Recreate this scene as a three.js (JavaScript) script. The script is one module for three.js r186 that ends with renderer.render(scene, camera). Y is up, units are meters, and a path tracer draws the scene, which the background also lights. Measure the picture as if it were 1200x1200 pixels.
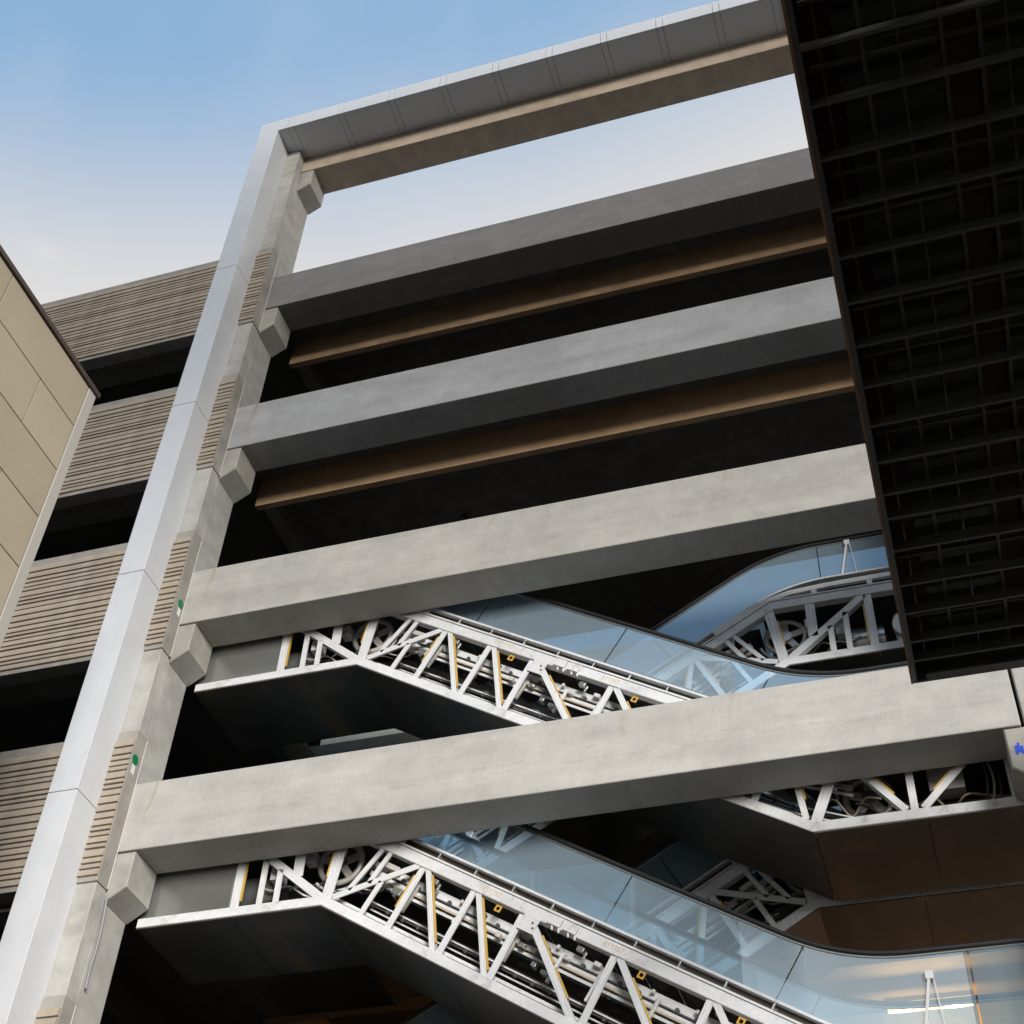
import * as THREE from 'three';
import { RoundedBoxGeometry } from 'three/addons/geometries/RoundedBoxGeometry.js';
import { mergeGeometries } from 'three/addons/utils/BufferGeometryUtils.js';
import { FontLoader } from 'three/addons/loaders/FontLoader.js';
import { TextGeometry } from 'three/addons/geometries/TextGeometry.js';

// ---------------------------------------------------------------- camera, sky, sun, exposure
const scene = new THREE.Scene();
const camera = new THREE.PerspectiveCamera(39.306, 1, 0.1, 600);
camera.position.set(0, 1.6, 12);
camera.rotation.order = 'YXZ';
camera.rotation.set(0.7806708, 0.34971018, 0.06197712);
camera.updateMatrixWorld();

const EXPOSURE = 3.35;
const renderer = new THREE.WebGLRenderer({ antialias: true });
renderer.setSize(1024, 1024);
renderer.toneMapping = THREE.LinearToneMapping;
renderer.toneMappingExposure = EXPOSURE;
renderer.shadowMap.enabled = true;

const R = Math.PI / 180;
const clamp = (v, a, b) => Math.min(b, Math.max(a, v));
const sstep = (a, b, v) => { const t = clamp((v - a) / (b - a), 0, 1); return t * t * (3 - 2 * t); };
function rng(seed) { let s = seed >>> 0; return () => { s = (s + 0x6D2B79F5) | 0; let t = Math.imul(s ^ (s >>> 15), 1 | s); t = (t + Math.imul(t ^ (t >>> 7), 61 | t)) ^ t; return ((t ^ (t >>> 14)) >>> 0) / 4294967296; }; }
function noiseGrid(px, py, seed) {           // tileable value noise of px by py cells, u and v in 0..1
  const r = rng(seed), g = new Float32Array(px * py).map(() => r());
  return (u, v) => {
    const x = (u - Math.floor(u)) * px, y = (v - Math.floor(v)) * py, i = Math.floor(x), j = Math.floor(y);
    const fx = x - i, fy = y - j, sx = fx * fx * (3 - 2 * fx), sy = fy * fy * (3 - 2 * fy);
    const a = g[(j % py) * px + (i % px)], b = g[(j % py) * px + ((i + 1) % px)], c = g[((j + 1) % py) * px + (i % px)], d = g[((j + 1) % py) * px + ((i + 1) % px)];
    return (a + (b - a) * sx) * (1 - sy) + (c + (d - c) * sx) * sy;
  };
}
function fbm(px, py, oct, seed) {
  const n = []; for (let k = 0; k < oct; k++) n.push(noiseGrid(px << k, py << k, seed + k * 17));
  return (u, v) => { let s = 0, a = 0.5, t = 0; for (const f of n) { s += a * f(u, v); t += a; a *= 0.55; } return s / t; };
}

const SUN_AZ = 147, SUN_EL = 12;            // degrees, azimuth from -z towards +x: a veiled sun over the right shoulder
const sunDir = new THREE.Vector3(Math.cos(SUN_EL * R) * Math.sin(SUN_AZ * R), Math.sin(SUN_EL * R), -Math.cos(SUN_EL * R) * Math.cos(SUN_AZ * R));
{
  const W = 1024, H = 512, d = new Float32Array(W * H * 4), f1 = fbm(10, 8, 5, 5), f2 = fbm(20, 10, 4, 9);
  for (let j = 0; j < H; j++) for (let i = 0; i < W; i++) {
    const u = (i + 0.5) / W, v = (j + 0.5) / H, phi = (u - 0.5) * 2 * Math.PI, el = (v - 0.5) * 180;
    // direction: x = cos(phi), z = sin(phi)
    const az = Math.atan2(Math.cos(phi), -Math.sin(phi)) / R;
    const mid = 35 + 29 * (0.5 + 0.5 * Math.cos((az - 25) * R));
    const w = 1 - sstep(mid - 8, mid + 6, el);
    const h = sstep(mid + 4, 90, el);
    let r = 0.262 - 0.06 * h, g = 0.448 - 0.09 * h, b = 0.69 - 0.09 * h;
    r += (0.80 - r) * w; g += (0.765 - g) * w; b += (0.725 - b) * w;
    const c = sstep(0.56, 0.8, f1(u, v) * 0.7 + f2(u, v) * 0.3) * 0.32 * (1 - sstep(55, 75, el));
    r += (0.78 - r) * c; g += (0.78 - g) * c; b += (0.79 - b) * c;
    { const q = Math.hypot((az + 49.6) * 0.62 - 0.35 * (el - 50.1), (el - 50.1) * 2.6) / 1.1, pf = Math.max(0, 1 - q) * (0.1 + 1.1 * f2(u * 9, v * 9)) * 0.45; r += (0.93 - r) * pf; g += (0.87 - g) * pf; b += (0.81 - b) * pf; }
    if (el < 0) { r = 0.30; g = 0.29; b = 0.27; }
    const k = (j * W + i) * 4;
    d[k] = r / EXPOSURE; d[k + 1] = g / EXPOSURE; d[k + 2] = b / EXPOSURE; d[k + 3] = 1;
  }
  const sky = new THREE.DataTexture(d, W, H, THREE.RGBAFormat, THREE.FloatType);
  sky.mapping = THREE.EquirectangularReflectionMapping; sky.magFilter = sky.minFilter = THREE.LinearFilter; sky.needsUpdate = true;
  scene.background = sky; scene.environment = sky;
}
const sun = new THREE.DirectionalLight(new THREE.Color(1.0, 0.965, 0.92), 1.5);
sun.position.copy(sunDir).multiplyScalar(120); sun.target.position.set(0, 8, 4);
sun.castShadow = true; sun.shadow.mapSize.set(4096, 4096); sun.shadow.radius = 38;
Object.assign(sun.shadow.camera, { left: -60, right: 60, top: 60, bottom: -60, near: 1, far: 300 });
scene.add(sun, sun.target);

// ---------------------------------------------------------------- helpers
const taken = new Map();
function numbered(n) { const k = taken.get(n) || 0; taken.set(n, k + 1); return k ? `${n}_${String(k).padStart(3, '0')}` : n; }
function thing(name, label, category, at = [0, 0, 0], group) {
  const o = new THREE.Group(); o.name = numbered(name); o.position.set(...at); o.userData = { label, category }; if (group) o.userData.group = group;
  scene.add(o); return o;
}
function part(name, geo, mat, parent, at) {
  const m = new THREE.Mesh(geo, mat); m.name = name; m.castShadow = m.receiveShadow = true; if (at) m.position.set(...at);
  (parent || scene).add(m); return m;
}
function uvMetres(g, k = 1, ou = 0, ov = 0) {      // planar uv in metres by the way each face points
  if (g.index) g = g.toNonIndexed();
  const p = g.attributes.position, n = p.count, uv = new Float32Array(n * 2), a = new THREE.Vector3(), b = new THREE.Vector3(), c = new THREE.Vector3(), e = new THREE.Vector3(), f = new THREE.Vector3();
  for (let i = 0; i < n; i += 3) {
    a.fromBufferAttribute(p, i); b.fromBufferAttribute(p, i + 1); c.fromBufferAttribute(p, i + 2);
    e.subVectors(b, a).cross(f.subVectors(c, a));
    const x = Math.abs(e.x), y = Math.abs(e.y), z = Math.abs(e.z);
    for (let q = 0; q < 3; q++) {
      const v = q === 0 ? a : q === 1 ? b : c; let s, t;
      if (z >= x && z >= y) { s = v.x; t = v.y; } else if (x >= y) { s = v.z; t = v.y; } else { s = v.x; t = v.z; }
      uv[(i + q) * 2] = s * k + ou; uv[(i + q) * 2 + 1] = t * k + ov;
    }
  }
  g.setAttribute('uv', new THREE.BufferAttribute(uv, 2));
  return g;
}
function box(x0, x1, y0, y1, z0, z1, r = 0.012) {
  const w = x1 - x0, h = y1 - y0, d = z1 - z0;
  const g = r > 0 ? new RoundedBoxGeometry(w, h, d, 1, Math.min(r, w / 2.1, h / 2.1, d / 2.1)) : new THREE.BoxGeometry(w, h, d);
  g.translate((x0 + x1) / 2, (y0 + y1) / 2, (z0 + z1) / 2);
  return uvMetres(g);
}
function prism(pts, z0, z1, bevel = 0) {           // polygon in x,y drawn out along z
  const s = new THREE.Shape(pts.map(p => new THREE.Vector2(p[0], p[1])));
  const g = new THREE.ExtrudeGeometry(s, { depth: z1 - z0 - 2 * bevel, bevelEnabled: bevel > 0, bevelThickness: bevel, bevelSize: bevel, bevelOffset: -bevel, bevelSegments: 1, curveSegments: 1 });
  g.translate(0, 0, z0 + bevel); return uvMetres(g);
}
function bar(p, q, w, z0, z1) {                    // flat bar between two points of the x,y plane
  const dx = q[0] - p[0], dy = q[1] - p[1], L = Math.hypot(dx, dy);
  const g = new THREE.BoxGeometry(L, w, z1 - z0); g.rotateZ(Math.atan2(dy, dx)); g.translate((p[0] + q[0]) / 2, (p[1] + q[1]) / 2, (z0 + z1) / 2);
  return g.toNonIndexed();
}
const merge = a => mergeGeometries(a.map(g => { g = g.index ? g.toNonIndexed() : g; for (const k of Object.keys(g.attributes)) if (!['position', 'normal', 'uv'].includes(k)) g.deleteAttribute(k); return g; }));
function tex(w, h, fn, srgb = true) {
  const d = new Uint8Array(w * h * 4);
  for (let j = 0; j < h; j++) for (let i = 0; i < w; i++) { const c = fn((i + 0.5) / w, (j + 0.5) / h, i, j), k = (j * w + i) * 4; for (let q = 0; q < 3; q++) d[k + q] = clamp((Array.isArray(c) ? c[q] : c) * 255, 0, 255); d[k + 3] = 255; }
  const t = new THREE.DataTexture(d, w, h); t.wrapS = t.wrapT = THREE.RepeatWrapping; t.magFilter = THREE.LinearFilter; t.minFilter = THREE.LinearMipmapLinearFilter; t.generateMipmaps = true;
  if (srgb) t.colorSpace = THREE.SRGBColorSpace; t.needsUpdate = true; return t;
}
const lin = (r, g, b) => new THREE.Color().setRGB(r, g, b);
const mat = (c, rough = 0.8, o = {}) => new THREE.MeshStandardMaterial({ color: c, roughness: rough, metalness: 0, ...o });

// ---------------------------------------------------------------- textures and materials
const cA = fbm(3, 3, 6, 11), cB = fbm(24, 24, 4, 31), cC = fbm(2, 14, 5, 51), pit = noiseGrid(256, 256, 77), pit2 = noiseGrid(180, 180, 79);
const wpU = fbm(5, 5, 3, 701), wpV = fbm(5, 5, 3, 711);
const concreteMap = tex(1024, 1024, (u0, v0) => {
  const u = u0 + 0.07 * (wpU(u0, v0) - 0.5), v = v0 + 0.07 * (wpV(u0, v0) - 0.5), a = cA(u, v), b = cB(u, v), c = cC(u, v);
  let k = 0.86 + 0.24 * (a - 0.5) + 0.16 * (b - 0.5) + 0.08 * (c - 0.5);
  if (pit(u, v) > 0.985) k -= 0.13;
  const warm = 0.05 * (cA(v + 0.3, u) - 0.5);
  return [k + warm, k, k - warm * 1.3];
});
concreteMap.repeat.set(1 / 3.7, 1 / 3.7);
const concreteBump = tex(1024, 1024, (u0, v0) => { const u = u0 + 0.05 * (wpU(u0, v0) - 0.5), v = v0 + 0.05 * (wpV(u0, v0) - 0.5); return 0.5 + 0.35 * (cB(u, v) - 0.5) + 0.3 * (cA(u * 2, v * 2) - 0.5) - (pit2(u, v) > 0.965 ? 0.4 : 0); }, false);
concreteBump.repeat.set(1 / 1.9, 1 / 1.9);
const concrete = (c, rough = 0.88) => mat(c, rough, { map: concreteMap, bumpMap: concreteBump, bumpScale: 0.006 });
function beamMap(seed) {                            // one long precast beam: casting clouds, pour line, drips of rust, chalky smears
  const a = fbm(14, 3, 6, seed), b = fbm(60, 6, 4, seed + 3), c = fbm(5, 12, 5, seed + 5), r = rng(seed + 9), s = noiseGrid(700, 5, seed + 20);
  const drips = []; for (let k = 0; k < 5; k++) drips.push([k < 1 ? 0.02 + 0.015 * r() : r(), 0.001 + 0.003 * r(), 0.2 + 0.7 * r(), k < 1 ? 0.08 : 0.015 + 0.03 * r()]);
  const wav = noiseGrid(30, 1, seed + 40), fine = noiseGrid(900, 84, seed + 60), chips = [];
  for (let k = 0; k < 34; k++) chips.push([r(), 0.06 + 0.88 * r(), 0.01 + 0.07 * r() * r(), (r() - 0.5) * (k % 3 ? 0.5 : 3), (r() - 0.62) * 0.16]);
  const t = tex(2048, 256, (u0, v0) => {
    const u = u0 + 0.02 * (wpU(u0 * 2, v0 * 0.4) - 0.5), v = v0 + 0.25 * (wpV(u0 * 2, v0 * 0.4) - 0.5) * Math.sin(v0 * Math.PI);
    let k = 0.88 + 0.13 * (a(u, v) - 0.5) + 0.08 * (b(u, v) - 0.5) + 0.06 * (c(u, v) - 0.5) + 0.02 * (s(u, v0) - 0.5) + 0.05 * (fine(u0, v0) - 0.5);
    for (const [cx, cy, cl, ct, cs] of chips) { const dx = (u0 - cx) * 9.8, dy = (v0 - cy) * 0.92, p = dx * Math.cos(ct) + dy * Math.sin(ct), q = -dx * Math.sin(ct) + dy * Math.cos(ct); if (Math.abs(p) < cl && Math.abs(q) < 0.006) k += cs; }
    const line = 0.36 + 0.012 * (wav(u0, 0) - 0.5);
    if (Math.abs(v0 - line) < 0.007) k += (a(u * 2, 0.3) > 0.5 ? 0.03 : -0.035);
    let rr = k, gg = k, bb = k;
    for (const [x, w, len, st] of drips) { const q = Math.exp(-(((u - x - 0.001 * Math.sin(v * 9)) / w) ** 2)) * sstep(1 - len - 0.2, 1, v) * st; rr -= q * 0.6; gg -= q * 1.2; bb -= q * 2.0; }
    if (pit(u * 4, v) > 0.988) { rr -= 0.1; gg -= 0.1; bb -= 0.1; }
    return [rr, gg, bb];
  });
  return t;
}
const M = {
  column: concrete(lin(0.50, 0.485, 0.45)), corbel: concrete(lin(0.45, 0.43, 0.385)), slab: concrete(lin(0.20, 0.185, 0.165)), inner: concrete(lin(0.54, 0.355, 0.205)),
  header: concrete(lin(0.56, 0.455, 0.345)),
  ribs: [concrete(lin(0.48, 0.41, 0.325), 0.92), concrete(lin(0.46, 0.395, 0.315), 0.92), concrete(lin(0.50, 0.425, 0.335), 0.92)],
  panelBack: concrete(lin(0.40, 0.375, 0.335), 0.92),
  dark: mat(lin(0.035, 0.033, 0.032), 0.7),
  joint: mat(lin(0.08, 0.078, 0.075), 0.8), sealant: mat(lin(0.62, 0.6, 0.56), 0.7),
};
const smudge = fbm(6, 6, 5, 201), smudge2 = fbm(40, 40, 3, 211), smudge3 = fbm(3, 9, 4, 221);
const whiteMap = tex(512, 512, (u, v) => { const k = 0.97 + 0.04 * (smudge(u, v) - 0.5) + 0.02 * (smudge2(u, v) - 0.5); return [k, k, k + 0.002]; });
whiteMap.repeat.set(0.5, 0.5);
const buckle = tex(256, 256, (u, v) => smudge(u, v), false); buckle.repeat.set(0.35, 0.35);
M.white = mat(lin(0.60, 0.615, 0.635), 0.36, { map: whiteMap, bumpMap: buckle, bumpScale: 0.005 });
const steelMap = tex(512, 512, (u, v) => { const a = smudge(u, v), b = smudge2(u, v), c = smudge3(u, v); let k = 0.93 + 0.1 * (b - 0.5) + 0.1 * (c - 0.5); const d = sstep(0.5, 0.85, a * 0.6 + b * 0.4); k -= 0.22 * d; return [k, k - 0.01 * d, k - 0.03 * d]; });
steelMap.repeat.set(0.8, 0.8);
M.steel = mat(lin(0.78, 0.79, 0.80), 0.42, { map: steelMap });
M.galv = mat(lin(0.46, 0.47, 0.45), 0.27, { metalness: 0.8 });
M.rail = mat(lin(0.62, 0.60, 0.55), 0.4, { metalness: 0.3 });
M.tan = mat(lin(0.48, 0.40, 0.29), 0.55);
M.machine = mat(lin(0.10, 0.10, 0.10), 0.5, { metalness: 0.4 });
M.yellow = mat(lin(0.55, 0.35, 0.07), 0.7);
M.lug = mat(lin(0.58, 0.34, 0.05), 0.55);
const dust = fbm(4, 4, 5, 301), dust2 = fbm(9, 3, 5, 311);
const soffitMap = tex(1024, 1024, (u, v) => { const a = dust(u, v), b = dust2(u, v); const d = sstep(0.56, 0.72, 0.55 * a + 0.45 * b) * 0.55, k = 0.62 + 0.3 * (a - 0.5) + 0.2 * (b - 0.5); return [k + 0.36 * d, k + 0.13 * d, k - 0.06 * d]; });
soffitMap.repeat.set(1 / 3.1, 1 / 3.1);
M.soffit = mat(lin(0.21, 0.19, 0.155), 0.5, { map: soffitMap, metalness: 0.2 });
M.glass = new THREE.MeshPhysicalMaterial({ color: lin(0.60, 0.81, 0.96), roughness: 0.0, metalness: 0.38, transmission: 1, thickness: 0, ior: 2.0 });
M.rubber = mat(lin(0.018, 0.018, 0.02), 0.4);
M.bronze = mat(lin(0.055, 0.038, 0.028), 0.5);
M.deckDark = mat(lin(0.06, 0.05, 0.04), 0.45, { metalness: 0.3 });

// ---------------------------------------------------------------- ground
const STEP = 3.32;
{
  const gm = fbm(5, 5, 6, 401), gf = noiseGrid(400, 400, 405);
  const gt = tex(1024, 1024, (u, v) => { const k = 0.8 + 0.3 * (gm(u, v) - 0.5) + 0.22 * (gf(u, v) - 0.5); return [k, k, k]; }); gt.repeat.set(1 / 6, 1 / 6);
  const g = uvMetres(new THREE.PlaneGeometry(600, 600).rotateX(-Math.PI / 2));
  const o = part('ground', g, mat(lin(0.06, 0.044, 0.032), 0.9, { map: gt })); o.userData.kind = 'structure';
}

// ---------------------------------------------------------------- parking garage
const garage = thing('parking_garage', 'concrete parking garage with four long beams and ribbed tan panels', 'building');
const LV = [0, 1, 2, 3].map(k => -STEP * k);        // storeys counted down from the top one
const beamSpec = [[20.02, 20.87, 0.285, 0.268, 0.255], [16.69, 17.60, 0.43, 0.43, 0.43], [13.36, 14.28, 0.50, 0.48, 0.44], [10.02, 10.925, 0.53, 0.515, 0.48]];  // colours darken upward: browner top concrete, and dimmer light painted in
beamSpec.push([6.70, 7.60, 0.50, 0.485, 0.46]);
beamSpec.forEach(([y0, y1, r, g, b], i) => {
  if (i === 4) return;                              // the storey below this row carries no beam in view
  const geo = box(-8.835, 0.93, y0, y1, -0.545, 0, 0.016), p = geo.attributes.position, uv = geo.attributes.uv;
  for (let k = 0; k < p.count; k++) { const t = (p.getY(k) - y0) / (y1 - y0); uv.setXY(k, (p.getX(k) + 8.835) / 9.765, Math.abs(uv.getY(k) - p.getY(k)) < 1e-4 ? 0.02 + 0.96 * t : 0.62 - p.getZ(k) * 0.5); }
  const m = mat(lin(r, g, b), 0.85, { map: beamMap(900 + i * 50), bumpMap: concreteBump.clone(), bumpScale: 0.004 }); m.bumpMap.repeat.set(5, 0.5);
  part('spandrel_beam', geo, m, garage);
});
// columns with corbels
function corbelGeo(side, x, y, out, hOut, hIn, z0 = -0.54, z1 = -0.012) {
  const a = x, b = x + side * out;
  let pts = [[a, y], [b, y], [b, y - hOut], [a, y - hIn]]; if (side > 0) pts = pts.reverse();
  return prism(pts, z0, z1, 0.014);
}
{
  const c = part('column', box(-9.72, -8.845, 0, 24.52, -0.53, -0.004, 0.02), M.column, garage);
  part('column_facing', box(-9.70, -8.835, 0, 24.535, 0.004, 0.204, 0.012), M.column, c);
  for (const [y] of beamSpec) part('corbel', corbelGeo(1, -8.84, y - 0.012, 0.235, 0.44, 0.60), M.corbel, c);
  part('corbel', corbelGeo(1, -8.84, 24.088, 0.235, 0.44, 0.60), M.corbel, c);
  const d = part('column', box(0.962, 1.84, 0, 24.52, -0.53, 0.0, 0.02), M.column, garage);
  for (const [y] of beamSpec) part('corbel', corbelGeo(-1, 0.957, y - 0.012, 0.20, 0.44, 0.60), M.corbel, d);
  const mk = mat(lin(0.01, 0.06, 0.55), 0.7);
  part('paint_mark', merge([box(0.823, 0.848, 9.70, 9.80, -0.012, -0.008, 0), box(0.851, 0.872, 9.72, 9.83, -0.012, -0.008, 0), box(0.876, 0.90, 9.70, 9.79, -0.012, -0.008, 0)]), mk, d);
  for (let x = -19.5; x > -30; x -= 9.78) part('column', box(x - 0.85, x, 0, 21.3, -0.53, 0.0, 0.02), M.column, garage);
  // conduit end hanging down the column face
  const cv = new THREE.CatmullRomCurve3([[-8.79, 9.44, 0.02], [-8.795, 9.15, -0.03], [-8.80, 8.85, -0.05], [-8.80, 8.6, -0.035], [-8.805, 8.42, -0.06]].map(p => new THREE.Vector3(...p)));
  part('cable', new THREE.TubeGeometry(cv, 24, 0.014, 6), mat(lin(0.24, 0.245, 0.25), 0.5), c);
}
// ribbed spandrel panels, running behind the white pier as far as the column's side
const ribHeights = []; { const r = rng(33); let y = 0.06; while (y < 1.86) { const h = [0.05, 0.06, 0.075, 0.09][Math.floor(r() * 4)], dp = 0.022 + 0.010 * r(); ribHeights.push([y, Math.min(h, 1.97 - y), dp]); y += h + 0.013 + 0.006 * r(); } }
const ribGeos = ribHeights.map(([, h, d]) => {
  const g = prism([[0, 0], [d, 0.004], [d + 0.002, h * 0.5], [d - 0.003, h - 0.004], [0, h]], 0, 21, 0);
  g.rotateY(-Math.PI / 2); g.scale(1, 1, 1); g.computeBoundingBox(); g.translate(-g.boundingBox.max.x, 0, 0);
  g.computeBoundingBox(); if (g.boundingBox.min.z < -0.01) g.translate(0, 0, 0);
  return uvMetres(g);
});
const panelY = [[19.42, 21.44], [16.10, 18.14], [12.80, 14.85], [9.53, 11.54], [6.2, 8.22]];
panelY.forEach(([y0, y1], L) => {
  const p = part('ribbed_panel', box(-29.8, -8.818, y0, y1, 0.012, 0.232, 0.01), M.panelBack, garage);
  ribHeights.forEach(([y], k) => part('rib', ribGeos[k], M.ribs[(k * 7 + L * 3) % 3], p, [-8.822, y0 + y * (y1 - y0) / 2.0, 0.2325]));
  part('edge_seal', box(-8.83, -8.8155, y0 + 0.02, y1 - 0.02, 0.004, 0.016, 0), M.sealant, p);
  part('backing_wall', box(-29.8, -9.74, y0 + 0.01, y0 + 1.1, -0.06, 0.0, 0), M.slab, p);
  if (L === 2 || L === 3) {
    const gy = L === 2 ? 13.62 : 11.16, gz = L === 2 ? 0.098 : 0.15;
    part('green_marker', new THREE.CylinderGeometry(0.062, 0.062, 0.006, 20).rotateZ(Math.PI / 2).translate(-8.8148, gy, gz), mat(lin(0.0, 0.16, 0.05), 0.5), p);
    part('white_tag', box(-8.8175, -8.8155, gy - 0.19, gy - 0.07, gz - 0.04, gz + 0.03, 0), mat(lin(0.6, 0.62, 0.6), 0.7), p);
  }
});
// header beam above the open top storey
part('header_beam', box(-8.93, 11.5, 24.10, 24.86, -0.56, -0.004, 0.016), M.header, garage);
// white metal portal: pier and fascia in seamed panels
{
  const pier = part('portal_backing', box(-9.41, -9.12, 0, 24.5, 0.22, 0.64, 0), M.joint, garage);
  let ys = [0.5]; for (let y = 10.46 - 9.96; y < 24; y += STEP) ys.push(y); ys = [0, 0.5, 3.82, 7.14, 10.46, 13.77, 17.06, 20.41, 24.9];
  for (let k = 0; k + 1 < ys.length; k++) part('cladding_panel', box(-9.455, -9.078, ys[k] + 0.004, ys[k + 1] - 0.004, 0.205, 0.68, 0.006), M.white, pier);
  const hd = part('fascia_backing', box(-9.2, 11.4, 24.58, 24.86, 0.0, 0.64, 0), M.joint, garage);
  const xs = [-9.0805]; for (let x = -8.89; x < 11.5; x += 0.972) xs.push(x, x + 0.112);
  for (let k = 0; k + 1 < xs.length; k++) {
    const a = xs[k] + 0.0035, b = xs[k + 1] - 0.0035;
    part('cladding_panel', merge([box(a, b, 24.54, 24.9, 0.645, 0.68, 0.004), box(a, b, 24.54, 24.57, 0.0, 0.6455, 0)]), M.white, hd);
  }
}
// floors, inner beams and the closed back of the garage
for (let L = 0; L < 5; L++) {
  const y = 20.45 - STEP * L, full = L < 2;
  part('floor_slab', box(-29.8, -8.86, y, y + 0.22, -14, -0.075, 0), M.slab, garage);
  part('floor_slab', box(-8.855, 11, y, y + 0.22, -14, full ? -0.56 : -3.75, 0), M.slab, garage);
  if (!L) part('roof_deck', box(-29.7, 10.9, y + 0.224, y + 0.27, -13.9, -0.56, 0), M.column, garage);
  part('inner_beam', box(-8.835, 0.9, y - 0.60, y - 0.004, full ? -1.15 : -4.1, full ? -1.05 : -3.76, 0), M.inner, garage);
  part('cross_beam', box(-8.76, -8.56, y - 0.58, y - 0.003, -13.9, -1.18, 0.012), M.slab, garage);
  part('cross_beam', box(0.98, 1.3, y - 1.02, y - 0.003, -13.9, -0.66, 0.012), M.slab, garage);
  for (let x = -10.6; x > -28; x -= 2.9) part('floor_stem', box(x - 0.16, x, y - 0.6, y - 0.002, -13.9, -0.12, 0.01), M.slab, garage);
  part('soffit_edge', box(-29.8, -9.75, y - 1.0 + 0.002, y - 0.004, -0.42, -0.08, 0.01), M.slab, garage);
  if (full) for (const [x, z] of [[-6.1, -2.6], [-3.6, -3.2], [-1.3, -2.8]]) part('sprinkler', new THREE.CylinderGeometry(0.05, 0.07, 0.12, 10).translate(x, y - 0.07, z), M.machine, garage);
}
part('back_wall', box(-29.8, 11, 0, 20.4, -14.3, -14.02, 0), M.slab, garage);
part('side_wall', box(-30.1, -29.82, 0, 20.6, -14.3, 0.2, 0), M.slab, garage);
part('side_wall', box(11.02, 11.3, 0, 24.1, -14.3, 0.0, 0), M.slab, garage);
part('lobby_wall', box(-3.2, 4.5, 6.9, 10.45, -6.8, -6.6, 0.01), mat(lin(0.42, 0.33, 0.24), 0.7, { map: concreteMap }), garage);
part('core_wall', box(-8.8, -5.4, 12.2, 14.6, -4.6, -4.2, 0.01), mat(lin(0.45, 0.46, 0.43), 0.6, { map: concreteMap }), garage);

// ---------------------------------------------------------------- escalators
const SL = 0.6, RUN = 5.34, DROP = 3.19;
function fillet(pts, rad, n = 10) {
  const out = [pts[0]];
  for (let i = 1; i + 1 < pts.length; i++) {
    const [a, b, c] = [pts[i - 1], pts[i], pts[i + 1]], la = Math.hypot(a[0] - b[0], a[1] - b[1]), lc = Math.hypot(c[0] - b[0], c[1] - b[1]), t = Math.min(rad, la * 0.48, lc * 0.48);
    const p = [b[0] + (a[0] - b[0]) * t / la, b[1] + (a[1] - b[1]) * t / la], q = [b[0] + (c[0] - b[0]) * t / lc, b[1] + (c[1] - b[1]) * t / lc];
    for (let k = 0; k <= n; k++) { const u = k / n; out.push([(1 - u) ** 2 * p[0] + 2 * u * (1 - u) * b[0] + u * u * q[0], (1 - u) ** 2 * p[1] + 2 * u * (1 - u) * b[1] + u * u * q[1]]); }
  }
  out.push(pts[pts.length - 1]); return out;
}
function strip(path, up, dn) {                      // closed outline of a band along a path; up and dn are measured square to it
  const off = d => path.map((p, i) => {
    const a = path[Math.max(0, i - 1)], b = path[Math.min(path.length - 1, i + 1)];
    const n1 = i > 0 ? nrm(a, p) : nrm(p, b), n2 = i < path.length - 1 ? nrm(p, b) : n1, m = [n1[0] + n2[0], n1[1] + n2[1]], l = Math.hypot(...m), k = d / (l / 2) / l * 1;
    return [p[0] + m[0] * k, p[1] + m[1] * k];
  });
  return [...off(dn), ...off(up).reverse()];
}
function nrm(a, b) { const dx = b[0] - a[0], dy = b[1] - a[1], l = Math.hypot(dx, dy) || 1; return [-dy / l, dx / l]; }
const font = await new FontLoader().loadAsync('fonts/droid/droid_sans_bold.typeface.json');

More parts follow.
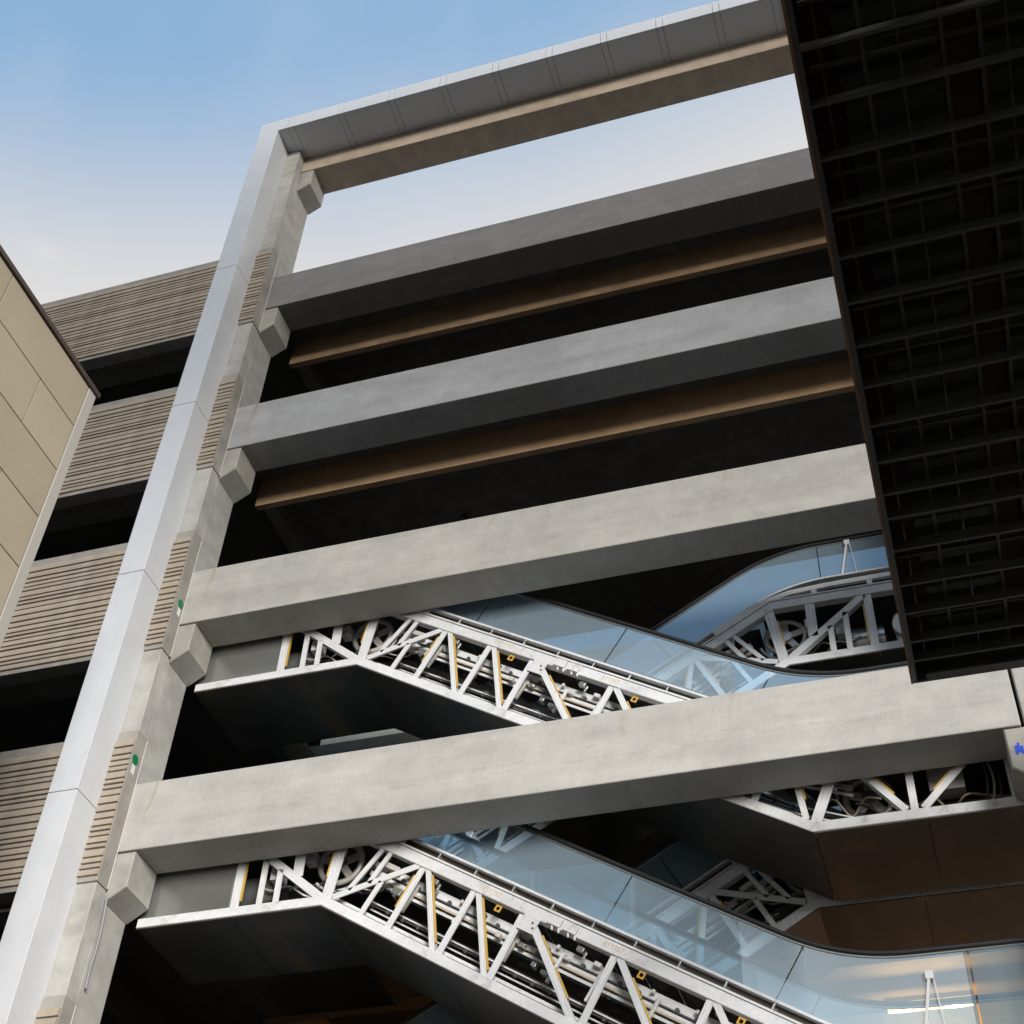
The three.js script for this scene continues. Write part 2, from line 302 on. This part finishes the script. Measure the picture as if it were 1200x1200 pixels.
function makeEscalator(s, label, at, group) {       // s = 1 runs down to the right, -1 down to the left; origin: where the upper underside starts to slope
  const E = thing('escalator', label, 'escalator', at, group);
  const X = p => [s * p[0], p[1]], XS = pts => { const q = pts.map(X); return s > 0 ? q : q.reverse(); };
  const WB = -1.36;                                 // far side of the truss
  const x0 = -2.24, x1 = RUN + 2.06;
  const path = (a, b, c) => [[x0, a], [(b - a) / SL, a], [(b - c) / SL, c], [x1, c]];
  const bottom = path(0, 0, -DROP), top = path(1.05, 1.14, -DROP + 0.95), deck = fillet(path(1.33, 1.29, -DROP + 1.12), 0.55), hand = fillet(path(2.03, 2.07, -DROP + 2.0), 0.62);
  // chords of both sides
  for (const [za, zb] of [[-0.11, 0], [WB, WB + 0.1]]) {
    part('bottom_chord', prism(XS(strip(bottom, 0.112, 0.0)), za, zb, 0.006), M.steel, E);
    part('top_chord', prism(XS(strip(top, 0, -0.125)), za, zb, 0.006), M.steel, E);
  }
  part('chord_cap', prism(XS(strip(path(1.053, 1.143, -DROP + 0.953), 0.022, 0)), -0.09, 0.012, 0), M.steel, E);
  // struts: an angle with its face to the front and a flange running in
  const strut = (p, q, w = 0.075, tapes = [], wide = false) => {
    p = X(p); q = X(q); const n = nrm(p, q), h = w / 2 - 0.005;
    const g = merge([bar(p, q, w, -0.026, -0.012), bar([p[0] + n[0] * h * s, p[1] + n[1] * h * s], [q[0] + n[0] * h * s, q[1] + n[1] * h * s], 0.01, -0.10, -0.0262)]);
    const m = part('strut', g, M.steel, E);
    for (const [a, b, side] of tapes) {
      const d = (w / 2 + 0.013) * side * s, L = t => [p[0] + (q[0] - p[0]) * t + n[0] * d, p[1] + (q[1] - p[1]) * t + n[1] * d];
      part('yellow_strip', bar(L(a), L(b), 0.019, -0.04, -0.014), M.yellow, m);
    }
    return m;
  };
  strut([-1.06, 0.1], [-1.06, 0.95], 0.10, [[0.1, 0.8, -1]]); strut([-0.76, 0.1], [-0.76, 0.70], 0.07); strut([-0.56, 0.1], [-0.56, 0.52], 0.07);
  strut([-0.02, 0.10], [-1.02, 0.93], 0.095); strut([-0.34, 0.40], [-0.34, 0.95], 0.12);
  strut([0.05, 0.08], [0.19, 0.94], 0.125, [[0.3, 0.75, 1]]);
  strut([0.13, 0.085], [1.14, 0.345], 0.07); strut([0.30, 0.15], [0.665, 0.62], 0.055); strut([0.53, 0.20], [0.77, 0.57], 0.055); strut([0.47, -0.18], [0.68, 0.20], 0.06);
  strut([0.80, -0.38], [1.15, 0.30], 0.072, [[0.34, 0.86, 1]]); strut([1.21, 0.29], [1.34, -0.70], 0.06, [[0.1, 0.9, 1]]);
  strut([1.40, -0.74], [1.75, -0.06], 0.072); strut([1.80, -0.06], [1.92, -1.05], 0.06, [[0.1, 0.92, 1]]);
  strut([1.96, -1.08], [2.30, -0.40], 0.076); strut([2.42, -0.55], [2.84, -1.60], 0.075, [[0.12, 0.42, 1], [0.46, 0.78, 1]]);
  strut([2.92, -1.65], [3.26, -0.97], 0.076); strut([3.31, -0.98], [3.70, -2.10], 0.07, [[0.22, 0.42, 1], [0.44, 0.8, 1]]);
  strut([3.84, -2.20], [4.18, -1.52], 0.076); strut([4.23, -1.54], [4.62, -2.66], 0.07, [[0.3, 0.75, 1]]);
  strut([4.75, -2.75], [5.10, -2.07], 0.076); strut([5.14, -2.09], [5.27, -3.03], 0.066, [[0.3, 0.75, 1]]);
  strut([5.36, -3.08], [5.66, -2.34], 0.11); strut([6.25, -3.07], [5.72, -2.36], 0.07, [[0.25, 0.62, -1]]); strut([6.33, -3.08], [6.33, -2.34], 0.075);
  strut([6.42, -3.07], [7.12, -2.36], 0.075, [[0.22, 0.66, 1]]); strut([7.30, -3.08], [7.30, -2.34], 0.09);
  // splice of the two truss halves
  const along = t => [t, 1.14 - SL * t], ang = Math.atan(-SL);
  const local = (w, h, t, v, za, zb, r = 0.004) => { const g = new RoundedBoxGeometry(w, h, zb - za, 1, r); g.rotateZ(s * ang); g.translate(s * t, v - SL * t, (za + zb) / 2); return uvMetres(g); };
  const gp = part('gusset_plate', local(0.19, 0.17, 2.37, 0.90, -0.012, 0.012), M.steel, E);
  for (const [a, b] of [[0.05, -0.03], [0.05, 0.03]]) part('bolt', new THREE.CylinderGeometry(0.011, 0.011, 0.014, 8).rotateX(Math.PI / 2).translate(s * (2.37 + a), 0.90 + b - SL * (2.37 + a), 0.015), M.machine, gp);
  const sp = part('splice_block', merge([local(0.155, 0.10, 2.66, 1.06, -0.02, 0.035), local(0.155, 0.10, 2.825, 1.06, -0.02, 0.035)]), M.steel, E);
  for (const b of [2.62, 2.69, 2.79, 2.86]) part('bolt', new THREE.CylinderGeometry(0.013, 0.013, 0.05, 8).translate(s * b, 0.975 - SL * b, 0.01), M.steel, sp);
  part('splice_block', local(0.20, 0.114, 3.02, 0.065, -0.1, 0.006), M.galv, E);
  for (const [t] of [[2.02], [3.52], [4.45]]) {
    const sh = new THREE.Shape(); sh.moveTo(-0.036, -0.036); sh.lineTo(0.036, -0.036); sh.lineTo(0.036, 0.036); sh.lineTo(-0.036, 0.036); sh.closePath();
    const ho = new THREE.Path(); ho.absarc(0, 0, 0.022, 0, Math.PI * 2, true); sh.holes.push(ho);
    const g = new THREE.ExtrudeGeometry(sh, { depth: 0.012, bevelEnabled: false, curveSegments: 8 }); g.rotateZ(s * ang); g.translate(s * t, 0.93 - SL * t, -0.045);
    part('yellow_lug', g, M.lug, E);
  }
  // stencilled number on the upper chord
  for (const t of [1.95, 3.25]) {
    const g = new TextGeometry('811757', { font, size: 0.052, depth: 0.0015, curveSegments: 3 }); g.translate(-0.11, -0.026, 0.0065 - 0.006); g.rotateZ(s * ang); g.translate(s * t, 1.075 - SL * t, 0.0005);
    part('stencilled_number', g, mat(lin(0.60, 0.49, 0.36), 0.7), E);
  }
  // sheet closing the upper end
  const ec = s > 0 ? -1.13 : -1.95; part('end_cover', box(Math.min(s * x0, s * ec), Math.max(s * x0, s * ec), 0.113, 0.94, -0.07, -0.03, 0.006), M.galv, E);
  // underside panels
  const seams = [[x0, -1.1], [-1.1, 0]], inc = 4; for (let k = 0; k < inc; k++) seams.push([RUN * k / inc, RUN * (k + 1) / inc]); seams.push([RUN, RUN + 1.1], [RUN + 1.1, x1]);
  const by = x => x <= 0 ? 0 : x >= RUN ? -DROP : -SL * x * DROP / (SL * RUN);
  for (const [a, b] of seams) part('soffit_panel', prism(XS(strip([[a + 0.004, by(a + 0.004) - 0.001], [b - 0.004, by(b - 0.004) - 0.001]], 0, -0.012)), WB + 0.002, -0.012, 0), M.soffit, E);
  part('added_back_sheet', prism(XS(strip(bottom.map(p => [p[0], p[1] + 0.5]), 0.42, -0.42)), WB - 0.02, WB - 0.004, 0), M.soffit, E);  // sheet added behind the truss to keep its inside dark
  part('pan', prism(XS(strip(bottom, 0.03, 0.004)), WB + 0.11, -0.115, 0), M.soffit, E);  // floor sheet added for the same dark inside
  // running rails and their brackets
  for (const [v, h, za, zb, m] of [[0.835, 0.085, -0.205, -0.19, M.steel], [0.765, 0.012, -0.185, -0.165, M.machine], [0.725, 0.036, -0.20, -0.185, M.steel], [0.685, 0.016, -0.19, -0.165, M.tan], [0.635, 0.03, -0.21, -0.195, M.steel], [0.42, 0.017, -0.30, -0.285, M.steel], [0.325, 0.017, -0.30, -0.285, M.steel], [0.20, 0.034, -0.15, -0.135, M.steel], [0.160, 0.013, -0.14, -0.12, M.tan], [0.42, 0.03, -1.1, -1.08, M.rail], [0.72, 0.05, -1.2, -1.18, M.rail]])
    part('guide_rail', prism(XS(strip(v < 0.25 ? path(v - 0.03, v, -DROP + v - 0.05) : [[0.46, v - SL * 0.46], [5.2, v - SL * 5.2], [5.75, v - SL * 5.2 - 0.22]], h / 2, -h / 2)), za, zb, 0), m, E);
  for (const t of [0.98, 1.55, 2.15, 2.62, 3.02, 3.58, 4.0, 4.5, 4.95]) part('rail_bracket', merge([local(0.035, 0.34, t, 0.62, -0.17, -0.13), local(0.03, 0.04, t + 0.03, 0.86, -0.2, -0.13)]), t === 2.62 || t === 3.02 ? M.steel : M.rail, E);
  for (const [v, zz, n] of [[0.79, -0.175, 26], [0.375, -0.27, 26]]) {       // rollers of the step chain, too small to tell apart singly
    const gs = []; for (let k = 0; k < n; k++) { const t = 0.5 + k * 0.185; gs.push(new THREE.CylinderGeometry(0.024, 0.024, 0.03, 8).rotateX(Math.PI / 2).translate(s * t, v - SL * t, zz)); if (v < 0.5) gs.push(local(0.15, 0.014, t + 0.09, v, zz - 0.008, zz + 0.008)); }
    part('chain_rollers', merge(gs), M.machine, E).userData.kind = 'stuff';
  }
  const rk = rng(77);
  for (let k = 0; k < 16; k++) { const t = 0.55 + rk() * 4.6, v = 0.5 + 0.45 * rk(), w = 0.03 + 0.09 * rk(); part('fitting', local(w, 0.02 + 0.05 * rk(), t, v, -0.24, -0.15 + 0.06 * rk()), [M.galv, M.steel, M.rail, M.machine][k % 4], E); }
  for (const t of [1.28, 2.9, 4.25]) part('brake_clamp', merge([local(0.08, 0.05, t, 0.92, -0.12, -0.06), local(0.025, 0.08, t + 0.04, 0.87, -0.1, -0.07)]), M.galv, E);
  for (const t of [0.83, 1.42, 1.98, 2.94, 3.86, 4.77]) part('cross_tie', local(0.05, 0.05, t, 0.15, WB + 0.11, -0.115), M.rail, E);
  // steps, seen edge on inside the truss
  for (let k = 0; k < 15; k++) { const t = 0.35 + k * 0.345; part('step', prism(XS([[t, 1.12 - SL * t - 0.02], [t + 0.34, 1.12 - SL * t - 0.02], [t + 0.34, 1.12 - SL * (t + 0.345) - 0.02], [t + 0.2, 1.12 - SL * (t + 0.345) - 0.06]]), WB + 0.3, -0.3, 0), M.machine, E); }
  for (const [a, b] of [[x0, 0.30], [5.55, x1]]) part('floor_plate', box(Math.min(s * a, s * b), Math.max(s * a, s * b), (a < 0 ? 1.10 : -DROP + 0.97) - 0.04, a < 0 ? 1.10 : -DROP + 0.97, WB + 0.12, -0.115, 0), M.machine, E);
  // drive wheel with rim, spokes and chain guard, and the machinery round it
  const wheel = (wx, wy, wr, wz) => {
    const W = part('drive_wheel', new THREE.TorusGeometry(wr, 0.034, 8, 36).translate(s * wx, wy, wz), M.rail, E);
    part('hub', new THREE.CylinderGeometry(wr * 0.32, wr * 0.32, 0.07, 20).rotateX(Math.PI / 2).translate(s * wx, wy, wz), M.galv, W);
    for (let k = 0; k < 5; k++) { const a = k * 1.2566 + 0.3; part('spoke', bar([s * wx + Math.cos(a) * wr * 0.25, wy + Math.sin(a) * wr * 0.25], [s * wx + Math.cos(a) * wr * 0.97, wy + Math.sin(a) * wr * 0.97], 0.085, wz - 0.012, wz + 0.012), M.rail, W); }
    const arc = []; for (let k = 0; k <= 14; k++) { const a = (-0.35 - k / 14 * 2.1) + Math.PI * 0 ; arc.push(new THREE.Vector3(s * (wx + Math.cos(a) * (wr + 0.1)), wy + Math.sin(a) * (wr + 0.1), wz)); }
    part('chain_guard', new THREE.TubeGeometry(new THREE.CatmullRomCurve3(arc), 30, 0.02, 6), M.steel, W);
  };
  wheel(0.03, 0.68, 0.25, -0.30); wheel(RUN + 0.55, -DROP + 0.62, 0.24, -0.5);
  part('drive_motor', new THREE.CylinderGeometry(0.24, 0.24, 0.42, 24).rotateZ(Math.PI / 2).translate(s * -0.98, 0.5, -0.5), M.galv, E);
  part('gearbox', merge([new RoundedBoxGeometry(0.36, 0.55, 0.4, 2, 0.06).translate(s * -1.5, 0.5, -0.45), new THREE.CylinderGeometry(0.2, 0.2, 0.1, 24).rotateX(Math.PI / 2).translate(s * -1.5, 0.52, -0.24)]), M.rail, E);
  part('junction_box', box(s * -0.68 - 0.07, s * -0.68 + 0.07, 0.48, 0.64, -0.3, -0.14, 0.008), M.steel, E);
  part('junction_box', box(s * -0.30 - 0.06, s * -0.30 + 0.06, 0.66, 0.80, -0.3, -0.14, 0.008), M.steel, E);
  part('junction_box', local(0.16, 0.10, 0.62, 0.70, -0.3, -0.12), M.steel, E); part('junction_box', local(0.12, 0.08, 0.82, 0.62, -0.3, -0.12), M.galv, E); part('junction_box', local(0.20, 0.06, 0.75, 0.86, -0.22, -0.08), M.rail, E);
  part('junction_box', box(Math.min(s * 6.5, s * 6.85), Math.max(s * 6.5, s * 6.85), -DROP + 0.42, -DROP + 0.75, -0.4, -0.2, 0.01), M.rail, E);
  const rc = rng(64);
  for (let k = 0; k < 9; k++) {
    const up = k < 5, cx = up ? -0.9 + k * 0.32 : 5.7 + (k - 5) * 0.38, cy = up ? 0.25 : -DROP + 0.22, pts = [];
    for (let q = 0; q < 5; q++) pts.push(new THREE.Vector3(s * (cx + (q - 2) * 0.16), cy + 0.25 * rc() + (up ? 0 : 0.05), -0.22 - 0.25 * rc()));
    part('cable', new THREE.TubeGeometry(new THREE.CatmullRomCurve3(pts), 16, 0.010 + 0.006 * rc(), 5), [M.machine, M.rail, M.tan][k % 3], E);
  }
  for (let q = 0; q < 3; q++) { const pts = []; for (let k = 0; k <= 8; k++) { const a = -0.9 + k * 0.22; pts.push(new THREE.Vector3(s * (6.85 + Math.cos(a) * (0.22 + q * 0.06)), -DROP + 0.5 + Math.sin(a) * (0.4 + q * 0.04), -0.2 - 0.05 * q)); } part('cable', new THREE.TubeGeometry(new THREE.CatmullRomCurve3(pts), 16, 0.014, 5), q === 1 ? M.rail : M.machine, E); }
  // second rail over the upper landing
  part('deck_rail', prism(XS(strip([[-2.0, 1.20], [-0.6, 1.19], [-0.1, 1.16], [0.25, 1.06], [0.9, 0.68]], 0.035, -0.035)), -0.05, 0.0, 0), M.steel, E);
  for (const x of [-0.42, -1.12, -1.6]) part('deck_rail_post', box(s * x - 0.035, s * x + 0.035, 1.06, 1.18, -0.045, -0.006, 0), M.steel, E);
  // decking, balustrades and handrails on both sides
  const cut = (pl, x, dir) => {                     // where the line from the deck point x on leaves through a polyline
    for (let i = 0; i + 1 < pl.length; i++) { const a = pl[i], b = pl[i + 1], f = p => (p[0] - x[0]) * dir[1] - (p[1] - x[1]) * dir[0], fa = f(a), fb = f(b); if (fa <= 0 && fb > 0 || fa >= 0 && fb < 0) { const t = fa / (fa - fb); return { i, p: [a[0] + (b[0] - a[0]) * t, a[1] + (b[1] - a[1]) * t] }; } }
    return null;
  };
  const perp = [SL / Math.hypot(SL, 1), 1 / Math.hypot(SL, 1)];
  const joints = [[x0 + 0.02, [0, 1]], [-0.52, [0, 1]], [1.44, perp], [3.09, perp], [4.74, perp], [6.55, [0, 1]], [x1 - 0.02, [0, 1]]];
  for (const side of [0, 1]) {
    const zg = side ? WB + 0.16 : -0.16;
    part('deck_profile', prism(XS(strip(deck, 0.013, -0.013)), zg - 0.03, side ? zg + 0.03 : -0.02, 0), M.steel, E);
    part('skirt_panel', prism(XS(strip(fillet(path(1.19, 1.20, -DROP + 1.03), 0.55), 0.075, -0.10)), side ? zg + 0.01 : -0.105, side ? zg + 0.03 : -0.09, 0), M.deckDark, E);
    if (!side) for (let t = 0.45; t < 5.3; t += 0.43) part('clip', local(0.018, 0.14, t, 1.215, -0.09, -0.03, 0.003), M.galv, E);
    for (let k = 0; k + 1 < joints.length; k++) {
      const yAt = x => cut(deck, [x, 0], [0, 1]).p, A = yAt(joints[k][0] + 0.006), B = yAt(joints[k + 1][0] - 0.006), ha = cut(hand, A, joints[k][1]), hb = cut(hand, B, joints[k + 1][1]);
      const ia = cut(deck, A, [0, 1]).i, ib = cut(deck, B, [0, 1]).i;
      const poly = [A, ...deck.slice(ia + 1, ib + 1), B, hb.p, ...hand.slice(ha.i + 1, hb.i + 1).reverse(), ha.p];
      const sh = new THREE.ShapeGeometry(new THREE.Shape(XS(poly).map(p => new THREE.Vector2(...p)))); sh.translate(0, 0, zg);
      part('glass_panel', sh, M.glass, E);
    }
    const hp = hand.map(p => new THREE.Vector3(s * p[0], p[1], zg)), cv = new THREE.CurvePath();
    for (let k = 0; k + 1 < hp.length; k++) cv.add(new THREE.LineCurve3(hp[k], hp[k + 1]));
    part('handrail', prism(XS(strip(hand, 0.03, -0.012)), zg - 0.04, zg + 0.04, 0.01), M.rubber, E);
    part('handrail_guide', prism(XS(strip(hand, -0.014, -0.030)), zg - 0.014, zg + 0.014, 0), M.galv, E);
    for (const [cx, cy, d] of [[x0, 2.03, -1], [x1, -DROP + 2.0, 1]]) {
      const n = []; for (let k = 0; k <= 12; k++) { const a = Math.PI / 2 - k / 12 * Math.PI; n.push(new THREE.Vector3(s * (cx + d * Math.cos(a) * 0.42), cy - 0.42 + Math.sin(a) * 0.42, zg)); }
      part('handrail', new THREE.TubeGeometry(new THREE.CatmullRomCurve3(n), 24, 0.034, 8), M.rubber, E);
    }
  }
  // slender glass props
  const prop = (x, y) => {
    const P = part('glass_prop', merge([bar([s * x, y + 0.66], [s * x - 0.14, y], 0.025, -0.145, -0.12), box(s * x - 0.04, s * x + 0.035, y + 0.60, y + 0.68, -0.15, -0.115, 0.004)]), M.steel, E);
    part('stay_rod', bar([s * x + 0.03, y + 0.6], [s * x + 0.07, y], 0.010, -0.14, -0.13), M.steel, P);
  };
  prop(-0.92, 1.33); prop(6.18, -DROP + 1.12);
  return E;
}
const AZ = -0.58, BZ = -2.08, EG = 'criss-crossing escalators in the open garage bay';
makeEscalator(1, 'escalator with bare white truss descending towards the right column, between third and fourth beams', [-6.52, 12.70, AZ]);
makeEscalator(1, 'escalator with bare white truss descending from the left column, below the lowest beam', [-6.505, 9.385, AZ]);
makeEscalator(-1, 'escalator with large drive wheel rising behind the glass of the upper escalator to the canopy', [-1.39, 12.835, BZ]);
makeEscalator(-1, 'escalator rising to the right behind the lowest glass balustrade, mostly hidden by it', [-1.38, 9.53, BZ]);

// ---------------------------------------------------------------- canopy of cold-formed framing
{
  const C = thing('framed_canopy', 'dark unfinished canopy underside of steel joists above the right column', 'canopy');
  const CY = 9.56, Z0 = 1.5, Z1 = 8.8, XE = 2.2, st = mat(lin(0.07, 0.072, 0.07), 0.5, { metalness: 0.2 }), red = mat(lin(0.03, 0.012, 0.009), 0.8);
  part('edge_beam', merge([box(0.02, 0.036, CY - 0.005, CY + 0.30, Z0, Z1, 0), box(0.0365, 0.06, CY - 0.004, CY + 0.014, Z0, Z1, 0)]), st, C);
  part('edge_trim', box(0.0, 0.0195, CY + 0.0, CY + 0.33, Z0 - 0.012, Z1, 0), mat(lin(0.22, 0.13, 0.07), 0.6), C);
  part('end_beam', merge([box(0.037, XE, CY - 0.006, CY + 0.30, Z0, Z0 + 0.018, 0), box(0.1405, XE, CY - 0.005, CY + 0.012, Z0 + 0.0185, Z0 + 0.1, 0)]), st, C);
  const zs = [1.79, 2.05, 2.43, 2.79, 3.22, 3.6, 3.87, 4.22]; for (let z = 4.6; z < Z1; z += 0.385) zs.push(z);
  zs.forEach((z, k) => part('joist', merge([box(0.037, XE, CY + 0.012, CY + 0.10, z, z + 0.005, 0), box(0.037, XE, CY, CY + 0.0118, z, z + 0.02, 0)]), st, C));
  for (const x of [0.40, 0.86, 1.075, 1.52, 1.96]) part('runner', box(x, x + 0.024, CY + 0.105, CY + 0.14, Z0 + 0.02, Z1 - 0.02, 0), st, C);
  for (let k = 0; k + 1 < zs.length; k++) { if (k % 3 === 2) continue; const z = zs[k] + (zs[k + 1] - zs[k]) * (k % 2 ? 0.42 : 0.55); part('furring', box(0.09, XE, CY + 0.145, CY + 0.16, z, z + 0.03, 0), st, C); }
  for (const x of [0.16, 0.62, 1.24, 1.37, 1.74]) part('furring', box(x, x + 0.014, CY + 0.165, CY + 0.19, Z0 + 0.02, Z1 - 0.02, 0), st, C);
  const dk = mat(lin(0.04, 0.042, 0.042), 0.6, { metalness: 0.3 });
  const edges = [0.04, 0.26, 0.41, 0.87, 1.085, 1.53, 1.97, XE];
  for (let k = 0; k + 1 < edges.length; k++) {
    const a = edges[k], b = edges[k + 1] - 0.006;
    if (k === 0 || k === 3) { part('deck_panel', box(a, b, CY + 0.27, CY + 0.30, Z0 + 0.02, Z1 - 0.02, 0), red, C); continue; }
    const sh = []; let z = Z0 + 0.02; const pr = [];
    while (z < Z1 - 0.25) { pr.push([z, CY + 0.285], [z + 0.03, CY + 0.225], [z + 0.12, CY + 0.225], [z + 0.15, CY + 0.285]); z += 0.21; }
    const pts = [...pr, ...pr.slice().reverse().map(p => [p[0], p[1] + 0.012])];
    const g = prism(pts, a, b, 0); g.rotateY(-Math.PI / 2); g.scale(1, 1, 1); g.computeBoundingBox(); g.translate(b - g.boundingBox.max.x, 0, 0);
    part('deck_panel', uvMetres(g), dk, C);
  }
  part('roof_sheet', box(0.037, XE, CY + 0.302, CY + 0.33, Z0, Z1, 0), M.dark, C);
  for (const z of [3.5, 8.2]) part('support_post', box(XE - 0.22, XE - 0.02, 0, CY - 0.02, z - 0.1, z + 0.1, 0.01), st, C);
}

// ---------------------------------------------------------------- neighbour with tan wall panels
{
  const B = thing('panelled_building', 'tan panelled building with brown roof edge beside the garage', 'building');
  const XW = -7.74, Z0 = 3.95, Z1 = 7.6, YT = 13.07;
  const pm = fbm(4, 4, 5, 601), pf = fbm(50, 50, 2, 605), pt = tex(512, 512, (u, v) => { const k = 0.93 + 0.05 * (pm(u, v) - 0.5) + 0.015 * (pf(u, v) - 0.5); return [k, k, k]; }); pt.repeat.set(0.5, 0.5);
  const tones = [[0.39, 0.335, 0.243], [0.372, 0.32, 0.232], [0.408, 0.35, 0.255]].map(c => mat(lin(...c), 0.6, { map: pt }));
  part('wall_core', box(XW - 12, XW - 0.035, 0, YT - 0.02, Z0 + 0.03, Z1, 0), M.joint, B);
  part('corner_trim', box(XW - 0.14, XW + 0.004, 0, YT - 0.02, Z0, Z0 + 0.135, 0.006), mat(lin(0.40, 0.38, 0.34), 0.5, { metalness: 0.1 }), B);
  part('roof_coping', merge([box(XW - 12, XW + 0.03, YT - 0.015, YT + 0.05, Z0 - 0.03, Z1, 0.006)]), M.bronze, B);
  const ys = [YT - 0.02]; for (let y = 12.435; y > 0; y -= 0.66) ys.push(y); ys.push(0);
  for (let r = 0; r + 1 < ys.length; r++) {
    const zs = [Z0 + 0.143]; for (let z = r % 2 ? 4.75 : 5.6; z < Z1; z += 1.7) zs.push(z); if (r % 4 === 2) zs.splice(1, zs.length, 6.3); zs.push(Z1);
    for (let k = 0; k + 1 < zs.length; k++) part('wall_panel', box(XW - 0.03, XW, ys[r + 1] + 0.006, ys[r] - 0.006, zs[k] + 0.006, zs[k + 1] - 0.006, 0.003), tones[(r * 2 + k) % 3], B);
  }
}

// ---------------------------------------------------------------- pale building across the street: it stands behind the camera and shows in the glass
{
  const B = thing('pale_building', 'pale office building across the street, mirrored in the escalator glass', 'building');
  const wm = mat(lin(0.84, 0.84, 0.83), 0.8, { map: whiteMap }), gl = mat(lin(0.22, 0.36, 0.50), 0.12, { metalness: 0.35 }), ZF = 15;
  part('wall', box(-42, -4.5, 0, 9.0, ZF, 27, 0.02), wm, B);
  part('wall', box(-41.9, -4.6, 9.002, 23.0, ZF + 0.35, 27, 0), mat(lin(0.30, 0.31, 0.32), 0.7), B);
  part('wall', box(-42, -4.5, 23.002, 25.85, ZF, 27, 0.02), wm, B);
  for (let x = -40.5; x < -7; x += 2.4) { const w = part('window', box(x, x + 2.28, 9.02, 22.98, ZF + 0.26, ZF + 0.34, 0), gl, B); part('mullion', box(x + 2.29, x + 2.39, 9.02, 22.98, ZF + 0.15, ZF + 0.34, 0), wm, w); }
}

// ---------------------------------------------------------------- unseen sun blocker added behind the camera to dim the top storeys
{
  const T = thing('added_sun_blocker', 'grey sun blocker on two columns, added unseen behind the camera', 'light_blocker');
  const tm = mat(lin(0.32, 0.33, 0.35), 0.7);
  part('deck', box(1, 52, 22.6, 23.4, 28, 33, 0.02), tm, T); part('roof', box(1, 52, 28.2, 28.8, 28, 33, 0.02), tm, T);  // box shape of the added blocker, sized by the shade it throws
  part('side_wall', box(1.1, 51.9, 23.402, 28.198, 28.1, 28.4, 0), tm, T); part('side_wall', box(1.1, 51.9, 23.402, 28.198, 32.6, 32.9, 0), tm, T);
  for (const x of [24.5, 50]) part('column', box(x - 0.6, x + 0.6, 0, 22.58, 29.9, 31.1, 0.05), tm, T);
}

// ---------------------------------------------------------------- lamp under the landing
{
  const L = thing('tube_lamp', 'glowing warm tube lamp seen through the lowest glass balustrade', 'lamp', [-0.515, 10.14, -5.9]);
  part('housing', box(-0.55, 0.55, 0.06, 0.13, -0.07, 0.07, 0.01), M.galv, L);
  part('hanger', box(-0.02, 0.02, 0.131, 0.3, -0.02, 0.02, 0), M.galv, L);
  part('tube', new THREE.CylinderGeometry(0.046, 0.046, 1.05, 12).rotateZ(Math.PI / 2), new THREE.MeshStandardMaterial({ color: 0xffffff, emissive: lin(1, 0.40, 0.04), emissiveIntensity: 1.6 }), L);
  for (const d of [-0.3, 0.3]) { const p = new THREE.PointLight(lin(1, 0.45, 0.14), 2, 0, 2); p.position.set(-0.515 + d, 10.05, -5.9); p.castShadow = true; scene.add(p); }
}

renderer.render(scene, camera);
